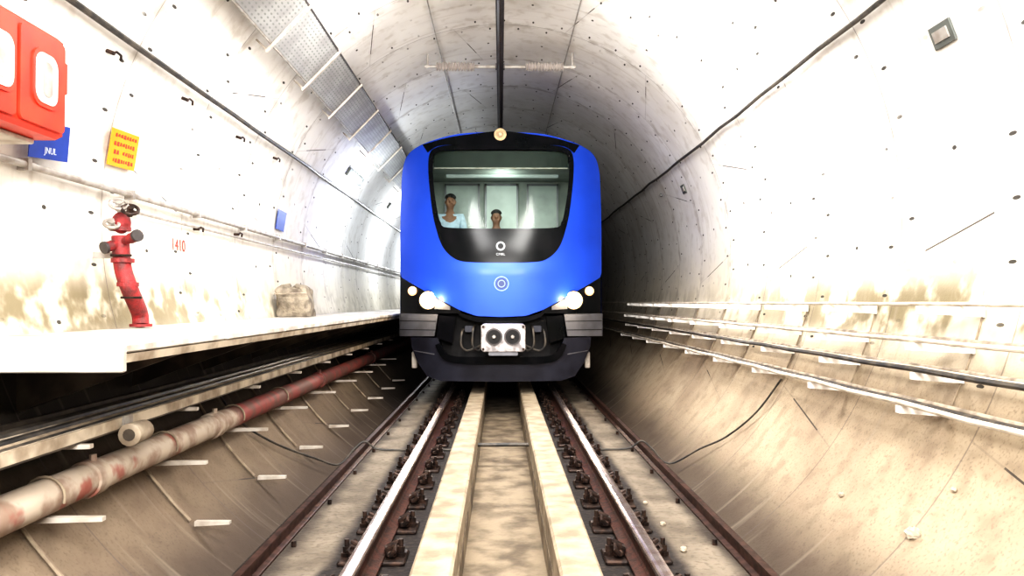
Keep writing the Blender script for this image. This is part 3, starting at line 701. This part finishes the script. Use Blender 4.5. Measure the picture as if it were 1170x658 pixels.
def ringpatch(b, outer, inner, c, n=120, nv=8, off=0.0):
    A = angres(outer, n, c); B = angres(inner, n, c) if inner else [(c[0]+(x-c[0])*.001, c[1]+(y-c[1])*.001) for x,y in A]; o = len(b.v)
    for j in range(nv+1):
        t = j/nv
        for i in range(n): b.v.append(T(A[i][0]*(1-t)+B[i][0]*t, A[i][1]*(1-t)+B[i][1]*t, off))
    for j in range(nv):
        for i in range(n): k = o+j*n; b.f.append((k+i,k+(i+1)%n,k+n+(i+1)%n,k+n+i))
def sym_closed(half):
    h = cr(half, 8); return h+[(-x,y) for x,y in reversed(h)][1:-1]
train = thing('metro_train', (0,TY+.3,.0), 'blue metro train with black windscreen mask and lit headlights facing the camera', 'train')
outer_half = [(0,150),(45,152),(78,160),(98,169),(108,179),(112.5,194),(114,215),(115,260),(115,300),(115,316),(102,324),(88,332),(68,343),(48,354),(28,361),(0,362)]
blue_outer = cr(outer_half[:10],8)+outer_half[10:]; blue_outer = blue_outer+[(-x,y) for x,y in reversed(blue_outer)][1:-1]
mask_half = [(0,164),(55,165),(76,169),(82.5,178),(83,200),(79,238),(74,262),(66,283),(52,296),(34,299.5),(0,300)]
glass_half = [(0,170),(52,171),(73,174),(78,184),(77,212),(73,240),(69,254),(60,260),(0,261)]
mask = sym_closed(mask_half); glass = sym_closed(glass_half)
cc = (0,235)
b = MB(); ringpatch(b, blue_outer, mask, cc, 160, 12); b.build('nose_shell', M['tblue'], train, smooth=True)
b = MB(); ringpatch(b, mask, glass, cc, 160, 6, .006); b.build('windscreen_mask', M['tblack'], train, smooth=True)
b = MB(); ringpatch(b, glass, None, cc, 100, 10, .0); b.build('windscreen', M['glass'], train, smooth=True)
b = MB(); patch(b, cr([(-90,165),(-60,156.5),(-30,152),(0,149),(30,152),(60,156.5),(90,165)]), cr([(-84,174),(-70,166),(-35,165),(0,165),(35,165),(70,166),(84,174)]), 40, 4, .012); b.build('roof_brow', M['tblack'], train, smooth=True)
edge = cr(outer_half[:9],8)+[(115,330),(115,358)]; edge = [(-x,y) for x,y in reversed(edge)]+edge[1:]
P = [T(x,y) for x,y in edge]
def sweep(P, ys, name, m):
    b = MB(); n = len(P)
    for q,yy in enumerate(ys):
        for p in P: b.v.append(p.copy() if (q == 0 and name == 'nose_side') else Vector((p.x, yy, p.z)))
    for q in range(len(ys)-1):
        for i in range(n-1): k = q*n+i; b.f.append((k,k+1,k+n+1,k+n))
    return b.build(name, m, train, smooth=True)
sweep(P, [0, 12.6], 'nose_side', M['tblue']); sweep(P, [12.6, 32], 'car_side', M['steel'])
b = MB(); b.v = [Vector((p.x,32,p.z)) for p in P]; b.f = [tuple(range(len(P)))]; b.build('car_end', M['steel'], train)
b = MB(); b.box(-1.35,1.35,12.0,32,.95,1.12); b.build('underframe', M['tmatt'], train)
for s in (-1,1):
    b = MB(); top = [(s*115,316),(s*102,324),(s*88,332),(s*68,343),(s*47,355)]; bot = [(s*115,358),(s*95,358),(s*75,358),(s*58,358),(s*45,358)]
    patch(b, top, bot, 24, 6, -.015); hs = b.build('headlight_housing', M['tblack'], train, smooth=True)
    b = MB(); patch(b, [(s*74,341),(s*58,350)], [(s*76,353),(s*58,354)], 10, 3, .004, .02); b.build('inner_reflector', M['tsilver'], hs, smooth=True)
    for (dx,py,r,m,nm) in ((83,343,.125,'lens','headlight_bulb'),(101,332.5,.066,'lens2','side_light_bulb')):
        c = T(s*dx,py,.02); b = MB()
        b.tube([c+Vector((0,.10,0)), c, c+Vector((0,-.012,0))], [r*.95,r*1.10,r*1.08], 24); b.build('lamp_bezel', M['tmatt'], hs, smooth=True)
        b = MB(); b.sphere(c+Vector((0,-.012,0)), (r,.02,r), 22, 10); b.build('lamp_reflector', M['reflector'] if nm=='headlight_bulb' else M['lens2'], hs, smooth=True)
        q = r*.72; b = MB(); b.sphere(c+Vector((0,-.022,0)), (q,.03,q), 20, 10); b.build(nm, M['lens'] if r > .1 else M['reflector'], hs, smooth=True)
for s in (-1,1):
    b = MB(); patch(b, [(s*116,358),(s*72,359)], [(s*116,384),(s*76,384)], 14, 6, .004, .5); bp = b.build('side_bumper', M['tsilver'], train, smooth=True)
    for gy in (366, 376):
        b = MB(); patch(b, [(s*115.5,gy),(s*74,gy+.6)], [(s*115.5,gy+.8),(s*74,gy+1.4)], 14, 2, .008, .02); b.build('bumper_groove', M['tmatt'], bp)
    b = MB(); patch(b, [(s*71,360),(s*52,362)], [(s*74,386),(s*56,392)], 10, 6, -.02, .4); b.build('bumper_cheek', M['tblack'], train, smooth=True)
b = MB(); patch(b, [(-72,357),(0,362),(72,357)], [(-70,412),(0,412),(70,412)], 20, 6, -.28, .1); b.build('coupler_recess', M['tmatt'], train)
b = MB(); patch(b, cr([(-50,356),(-28,362),(0,363),(28,362),(50,356)]), cr([(-46,362),(-26,368),(0,369),(26,368),(46,362)]), 24, 2, .0, .25); b.build('lower_lip', M['tblack'], train, smooth=True)
b = MB(); patch(b, [(-103,385),(-102,396),(-95,414),(-84,430),(-68,435),(0,436),(68,435),(84,430),(95,414),(102,396),(103,385)], [(-72,386),(-68,398),(-62,406),(-50,410),(-30,411),(0,411),(30,411),(50,410),(62,406),(68,398),(72,386)], 50, 8, .0, .35); b.build('front_apron', M['tdark'], train, smooth=True)
b = MB(); patch(b, cr([(-70,392),(-64,402),(-54,407),(-30,408),(0,408),(30,408),(54,407),(64,402),(70,392)]), cr([(-75,394),(-68,408),(-56,414),(-30,416),(0,416),(30,416),(56,414),(68,408),(75,394)]), 40, 3, .05, .12); b.build('bumper_beam', M['tblack'], train, smooth=True)
for s in (-1,1):
    b = MB(); patch(b, [(s*100,400),(s*76,404)], [(s*98,401.2),(s*76,405.2)], 8, 2, .01, .02); b.build('apron_trim', M['tsilver'], train)
    c = T(s*100,412,.0); b = MB(); b.bbox(c.x-.04,c.x+.04,c.y+.15,c.y+.3,c.z-.12,c.z+.12,.01); b.build('rail_guard', M['paleiron'], train)
c0 = at(575,386,10.62)
b = MB(); x0,x1 = c0.x-.30,c0.x+.30; z0,z1 = c0.z-.19,c0.z+.19
def rr_prism(b, x0,x1,z0,z1,r,y0,y1):
    b.prism(rrect(x0,x1,z0,z1,r), y0, y1)
rr_prism(b, x0,x1,z0,z1,.05,10.62,10.9); coup = b.build('coupler_head', M['coupler'], train, bevel=.012)
for s in (-1,1):
    cx_ = c0.x+s*.125; cz_ = c0.z+.015; b = MB()
    b.tube([(cx_,10.64,cz_),(cx_,10.60,cz_),(cx_,10.60,cz_)], [.115,.115,.09], 20); b.build('funnel_rim', M['alu'], coup)
    b = MB(); b.tube([(cx_,10.62,cz_),(cx_,10.595,cz_)], .095, 20); b.build('funnel', M['tmatt'], coup)
    b = MB(); b.tube([(cx_,10.60,cz_),(cx_,10.57,cz_)], [.03,.02], 10); b.build('contact_pin', M['grey'], coup)
    for dz in (.15,-.15):
        b = MB(); xx = c0.x+s*.27; b.tube([(xx,10.62,c0.z+dz),(xx,10.60,c0.z+dz)], .018, 8); b.build('bolt', M['iron'], coup)
b = MB(); rr_prism(b, c0.x-.2,c0.x+.2,c0.z-.24,c0.z-.19,.02,10.64,10.85); b.build('coupler_foot', M['tsilver'], coup)
b = MB(); b.tube([(c0.x,10.88,c0.z),(c0.x,11.6,c0.z)], .12, 16); b.build('draft_shaft', M['iron'], train, smooth=True)
for s in (-1,1):
    for k,(o1,dz) in enumerate(((.40,.15),(.56,.10))):
        b = MB(); b.tube(smooth_path([(c0.x+s*o1,11.2,c0.z+dz),(c0.x+s*(o1+.02),11.1,c0.z+dz-.05),(c0.x+s*(o1+.03),11.08,c0.z-.12),(c0.x+s*(o1-.06),11.1,c0.z-.2),(c0.x+s*.3,11.1,c0.z-.12)],4), .016, 8); b.build('air_hose', M['black'], train, smooth=True)
    b = MB(); rr_prism(b, c0.x+s*.48-.06, c0.x+s*.48+.06, c0.z+.06, c0.z+.15, .02, 11.12, 11.25); b.build('jumper_box', M['tdark'], train)
c = T(-1,153,.03); b = MB(); b.tube([c+Vector((0,.06,0)),c+Vector((0,-.01,0))], [.08,.09], 20); ml = b.build('marker_lamp', M['brass'], train, smooth=True)
b = MB(); b.sphere(c+Vector((0,-.01,0)), (.045,.03,.045), 16, 8); b.build('lamp_lens', M['marker'], ml, smooth=True)
def decal(b, dx, py, r0, r1, off, n=24):
    o = len(b.v)
    for i in range(n):
        a = 2*PI*i/n
        b.v.append(T(dx+r0*math.cos(a), py+r0*math.sin(a), off)); b.v.append(T(dx+r1*math.cos(a), py+r1*math.sin(a), off))
    for i in range(n): j=(i+1)%n; b.f.append((o+2*i,o+2*i+1,o+2*j+1,o+2*j))
b = MB(); decal(b,-.5,281,3.3,5.2,.012,32); b.build('mask_emblem', M['emblem'], train)
c = T(-.5,290.5,.014); text_mesh('lettering', 'CMRL', c, (1,0,0), (0,.1,1), .05, M['emblem'], train)
b = MB(); decal(b,.5,324,7.4,8.6,.004); em = b.build('nose_emblem', M['emblem3'], train)
b = MB(); decal(b,.5,324,.01,6.4,.004); b.build('emblem_disc', M['emblem2'], em)
b = MB(); decal(b,.5,324,3.4,4.4,.007); b.build('emblem_motif', M['emblem3'], em)
b = MB(); patch(b, [(-77,172),(77,172)], [(-77,192),(77,192)], 20, 3, -.05); bl = b.build('sun_blind', M['blind'], train)
b = MB(); patch(b, [(-77,191),(77,191)], [(-77,192.5),(77,192.5)], 20, 1, -.045, .02); b.build('blind_bar', M['grey'], bl)
# cab interior
b = MB(); b.box(-1.3,1.3,13.4,13.44,1.2,3.5); b.box(-1.3,-1.27,11.9,13.4,1.2,3.4); b.box(1.27,1.3,11.9,13.4,1.2,3.4); b.box(-1.3,1.3,11.75,13.4,3.32,3.36); b.build('cab_lining', M['cabwall'], train)
b = MB(); b.box(-1.3,1.3,11.7,13.4,1.17,1.21); b.build('cab_floor', M['cabdark'], train)
def bk(x0,x1,y0,y1): a = at(x0,y0,13.36); d_ = at(x1,y1,13.36); return a.x,d_.x,d_.z,a.z
for (x0,x1,y0,y1,mm) in ((510,546,212,262,'cabwindim'),(556,590,212,262,'cabwin'),(604,636,212,262,'cabwindim')):
    a,b2,c_,d_ = bk(x0,x1,y0,y1); b = MB(); b.box(a,b2,13.37,13.40,c_,d_); wf = b.build('partition_window', M[mm], train)
    b = MB(); b.box(a-.03,a,13.34,13.4,c_,d_+.03); b.box(b2,b2+.03,13.34,13.4,c_,d_+.03); b.box(a-.03,b2+.03,13.34,13.4,d_,d_+.03); b.build('partition_frame', M['tsilver'], wf)
b = MB(); b.prism([(-1.2,1.21),(1.2,1.21),(1.2,2.05),(.9,2.12),(-.9,2.12),(-1.2,2.05)], 11.72, 12.0); con = b.build('driving_console', M['cabdark'], train)
b = MB(); b.bbox(.15,.5,11.78,11.85,2.12,2.24,.01); b.build('display', M['cabdark'], con)
b = MB(); b.bbox(-.30,.14,12.62,13.0,1.21,1.88,.03); b.bbox(-.28,.12,12.98,13.08,1.92,2.35,.03); b.build('driver_seat', M['cabdark'], train)
b = MB(); b.box(-.9,.9,12.6,12.75,3.29,3.32); b.build('cab_ceiling_light', M['cablight'], train)
for yb in (14.2, 16.4):
    for s in (-1,1):
        b = MB(); x = s*RX; b.tube([(x-.065,yb,.425),(x+.065,yb,.425)], .42, 28); b.build('wheel', M['iron'], train)
    b = MB(); b.tube([(-RX,yb,.42),(RX,yb,.42)], .08, 12); b.build('axle', M['iron'], train)
b = MB(); b.bbox(-1.1,-.95,13.7,16.9,.35,.7,.03); b.bbox(.95,1.1,13.7,16.9,.35,.7,.03); b.bbox(-.95,.95,15.1,15.5,.45,.8,.03); b.build('bogie_frame', M['tmatt'], train)

# ---------------------------------------------------------------- people
def skin_obj(name, nodes, edges, m, parent, root=0, lv=2):
    me = bpy.data.meshes.new(name); me.from_pydata([n[0] for n in nodes], edges, []); me.update()
    o = bpy.data.objects.new(name, me); C.objects.link(o); me.materials.append(m)
    o.modifiers.new('skin', 'SKIN')
    sv = me.skin_vertices[0].data
    for i, n in enumerate(nodes):
        r = n[1]; sv[i].radius = r if isinstance(r, tuple) else (r, r); sv[i].use_root = (i == root)
    o.modifiers['skin'].use_smooth_shade = True
    s = o.modifiers.new('sub', 'SUBSURF'); s.levels = lv; s.render_levels = lv
    if parent: o.parent = parent
    return o
def person(loc, label, seated, shirt, look=0.0):
    t = thing('person', loc, label, 'person')
    hz = .95 if not seated else .755
    V = []; E = []
    def nd(p, r, par=None):
        V.append((Vector(p), r)); i = len(V)-1
        if par is not None: E.append((par, i))
        return i
    pel = nd((0,0,hz), (.15,.10)); wa = nd((0,0,hz+.16), (.135,.095), pel); ch = nd((0,-.01,hz+.34), (.155,.11), wa)
    nb = nd((0,0,hz+.49), (.075,.07), ch); nk = nd((0,-.01,hz+.56), .052, nb)
    jw = nd((look*.3,-.03,hz+.62), (.068,.078), nk); hd = nd((look*.3,-.02,hz+.69), (.080,.094), jw); nd((look*.3,-.01,hz+.765), (.060,.072), hd)
    nd((look*.3+look*.6,-.118,hz+.665), .012, hd)
    for s in (-1,1): nd((look*.3+s*.088,0,hz+.67), .014, hd)
    for s in (-1,1):
        sh = nd((s*.18,0,hz+.44), .058, ch); el = nd((s*.235,-.04,hz+.18), .042, sh); wr = nd((s*.19,-.26,hz+.17), .027, el)
        pm = nd((s*.185,-.32,hz+.17), (.036,.018), wr); kn = nd((s*.185,-.35,hz+.168), (.038,.015), pm)
        for q,(ox,l) in enumerate(((-.03,.065),(-.01,.078),(.01,.072),(.03,.055))):
            a = nd((s*.185+ox,-.37-l*.2,hz+.165), .0088, kn); a2 = nd((s*.185+ox,-.37-l*.7,hz+.155), .008, a); nd((s*.185+ox,-.37-l*.95,hz+.135), .007, a2)
        a = nd((s*.185-s*.045,-.335,hz+.16), .010, pm); nd((s*.185-s*.055,-.375,hz+.155), .009, a)
        hp = nd((s*.095,0,hz-.05), .088, pel)
        if seated: k_ = nd((s*.12,-.40,hz-.02), .06, hp); an = nd((s*.12,-.38,hz-.44), .04, k_); zf = hz-.49
        else: k_ = nd((s*.1,-.01,.5), .06, hp); an = nd((s*.1,.01,.09), .04, k_); zf = .045
        y0 = V[an][0].y; nd((s*.12,y0-.1,zf), .036, an)
    skin_obj('body', V, E, M['skin'], t)
    S = []; E2 = []
    def n2(p, r, par=None):
        S.append((Vector(p), r)); i = len(S)-1
        if par is not None: E2.append((par, i))
        return i
    a = n2((0,0,hz+.0), (.165,.118)); b_ = n2((0,0,hz+.16), (.155,.113), a); c_ = n2((0,-.01,hz+.34), (.175,.128), b_); n2((0,0,hz+.47), (.082,.075), c_)
    for s in (-1,1):
        q = n2((s*.18,0,hz+.44), .072, c_); q = n2((s*.235,-.04,hz+.18), .056, q); n2((s*.205,-.19,hz+.172), .042, q)
    skin_obj('shirt', S, E2, shirt, t)
    S.clear(); E2.clear()
    a = n2((0,0,hz), (.17,.122))
    for s in (-1,1):
        q = n2((s*.095,0,hz-.05), .103, a)
        if seated: q = n2((s*.12,-.40,hz-.02), .074, q); n2((s*.12,-.38,hz-.41), .058, q)
        else: q = n2((s*.1,-.01,.5), .074, q); n2((s*.1,.01,.12), .058, q)
    skin_obj('trousers', S, E2, M['trouser'], t)
    L = Vector(loc); hx = look*.3
    b = MB(); b.sphere(L+Vector((hx,.012,hz+.74)), (.09,.098,.075), 16, 12, lo=-.05); b.sphere(L+Vector((hx,.05,hz+.69)), (.082,.07,.09), 14, 10); b.build('hair', M['hair'], t, smooth=True)
    for s in (-1,1):
        b = MB(); b.sphere(L+Vector((hx+look*.6+s*.03,-.100,hz+.69)), (.008,.006,.004), 8, 6); b.build('eye', M['eye'], t)
        b = MB(); b.tube([L+Vector((hx+look*.6+s*.018,-.105,hz+.706)), L+Vector((hx+look*.6+s*.042,-.096,hz+.708))], .003, 6); b.build('eyebrow', M['hair'], t)
    b = MB(); b.tube([L+Vector((hx+look*.6-.020,-.096,hz+.628)), L+Vector((hx+look*.6,-.101,hz+.627)), L+Vector((hx+look*.6+.020,-.096,hz+.628))], .0035, 6); b.build('mouth', M['lip'], t)
    return t
person(Vector((at(514,240,12.3).x,12.34,1.215)), 'man in a light blue shirt standing at the left of the cab', False, M['shirt'], .02)
person(Vector((at(567,240,12.7).x,12.78,1.215)), 'person in a dark shirt seated low behind the middle of the cab console', True, M['darkshirt'], 0.0)

# ---------------------------------------------------------------- lights
def area(loc, target, size, power, col=(1,1,1), sy=None):
    l = bpy.data.lights.new('lamp', 'AREA'); l.energy = power; l.size = size; l.color = col
    if sy: l.shape = 'RECTANGLE'; l.size_y = sy
    o = bpy.data.objects.new('lamp', l); C.objects.link(o); o.location = loc
    o.rotation_euler = (Vector(target)-Vector(loc)).to_track_quat('-Z','Y').to_euler(); return o
def point(loc, power, col=(1,1,1), r=.1):
    l = bpy.data.lights.new('lamp', 'POINT'); l.energy = power; l.color = col; l.shadow_soft_size = r
    o = bpy.data.objects.new('lamp', l); C.objects.link(o); o.location = loc; return o
area((-.9,-1.0,3.2), (1.8,6,2.4), 1.4, 370, (1,.985,.95))
area((.9,-1.0,3.2), (-1.6,6,2.5), 1.4, 320, (1,.985,.96))
area((0,2.2,4.2), (0,3.6,1.0), 1.2, 175, (1,.97,.92))  # unseen light added overhead to brighten the near walls
area((-.9,7.2,4.15), (-1.3,8.0,1.5), .8, 150, (1,.985,.97), 2.0)  # unseen light added to whiten the left wall further in
area((.9,7.4,4.15), (2.0,8.8,1.2), .8, 210, (1,.98,.94), 2.0)  # unseen light added to brighten the right wall towards the train
for y, e_ in ((13.0,80),(17.5,120),(22,120),(29,60)): point((-2.0,y,2.85), e_, (.90,.96,1), .12)
point((0,12.4,3.1), 9, (.93,1,.96), .15)
for s in (-1,1):
    l = bpy.data.lights.new('headlight_beam', 'SPOT'); l.energy = 60; l.spot_size = 1.2; l.color = (1,.93,.8); l.shadow_soft_size = .08
    o = bpy.data.objects.new('headlight_beam', l); C.objects.link(o); o.location = (s*1.06,10.9,1.3); o.rotation_euler = (Vector((s*.6,3,-.2))-o.location).to_track_quat('-Z','Y').to_euler()
    c = T(s*83,343,.24); point(c, 8, (1,.80,.50), .05)  # extra light added before the lens to spill glow onto the nose
w = bpy.data.worlds.new('world'); bpy.context.scene.world = w; w.use_nodes = True
w.node_tree.nodes['Background'].inputs[0].default_value = (.5,.5,.52,1); w.node_tree.nodes['Background'].inputs[1].default_value = .06
cam = bpy.data.cameras.new('camera'); co = bpy.data.objects.new('camera', cam); C.objects.link(co)
co.location = CAM; cam.sensor_width = 36; cam.lens = F/1170*36; cam.clip_end = 200; cam.clip_start = .05
co.rotation_euler = Vector((585-VX, F, VY-329)).to_track_quat('-Z','Y').to_euler()
bpy.context.scene.camera = co
vs = bpy.context.scene.view_settings
try: vs.view_transform = 'Standard'
except Exception as ex: print(ex)
for lk in ('High Contrast', 'Medium High Contrast', 'None'):
    try: vs.look = lk; print('look', lk); break
    except Exception as ex: print(ex)
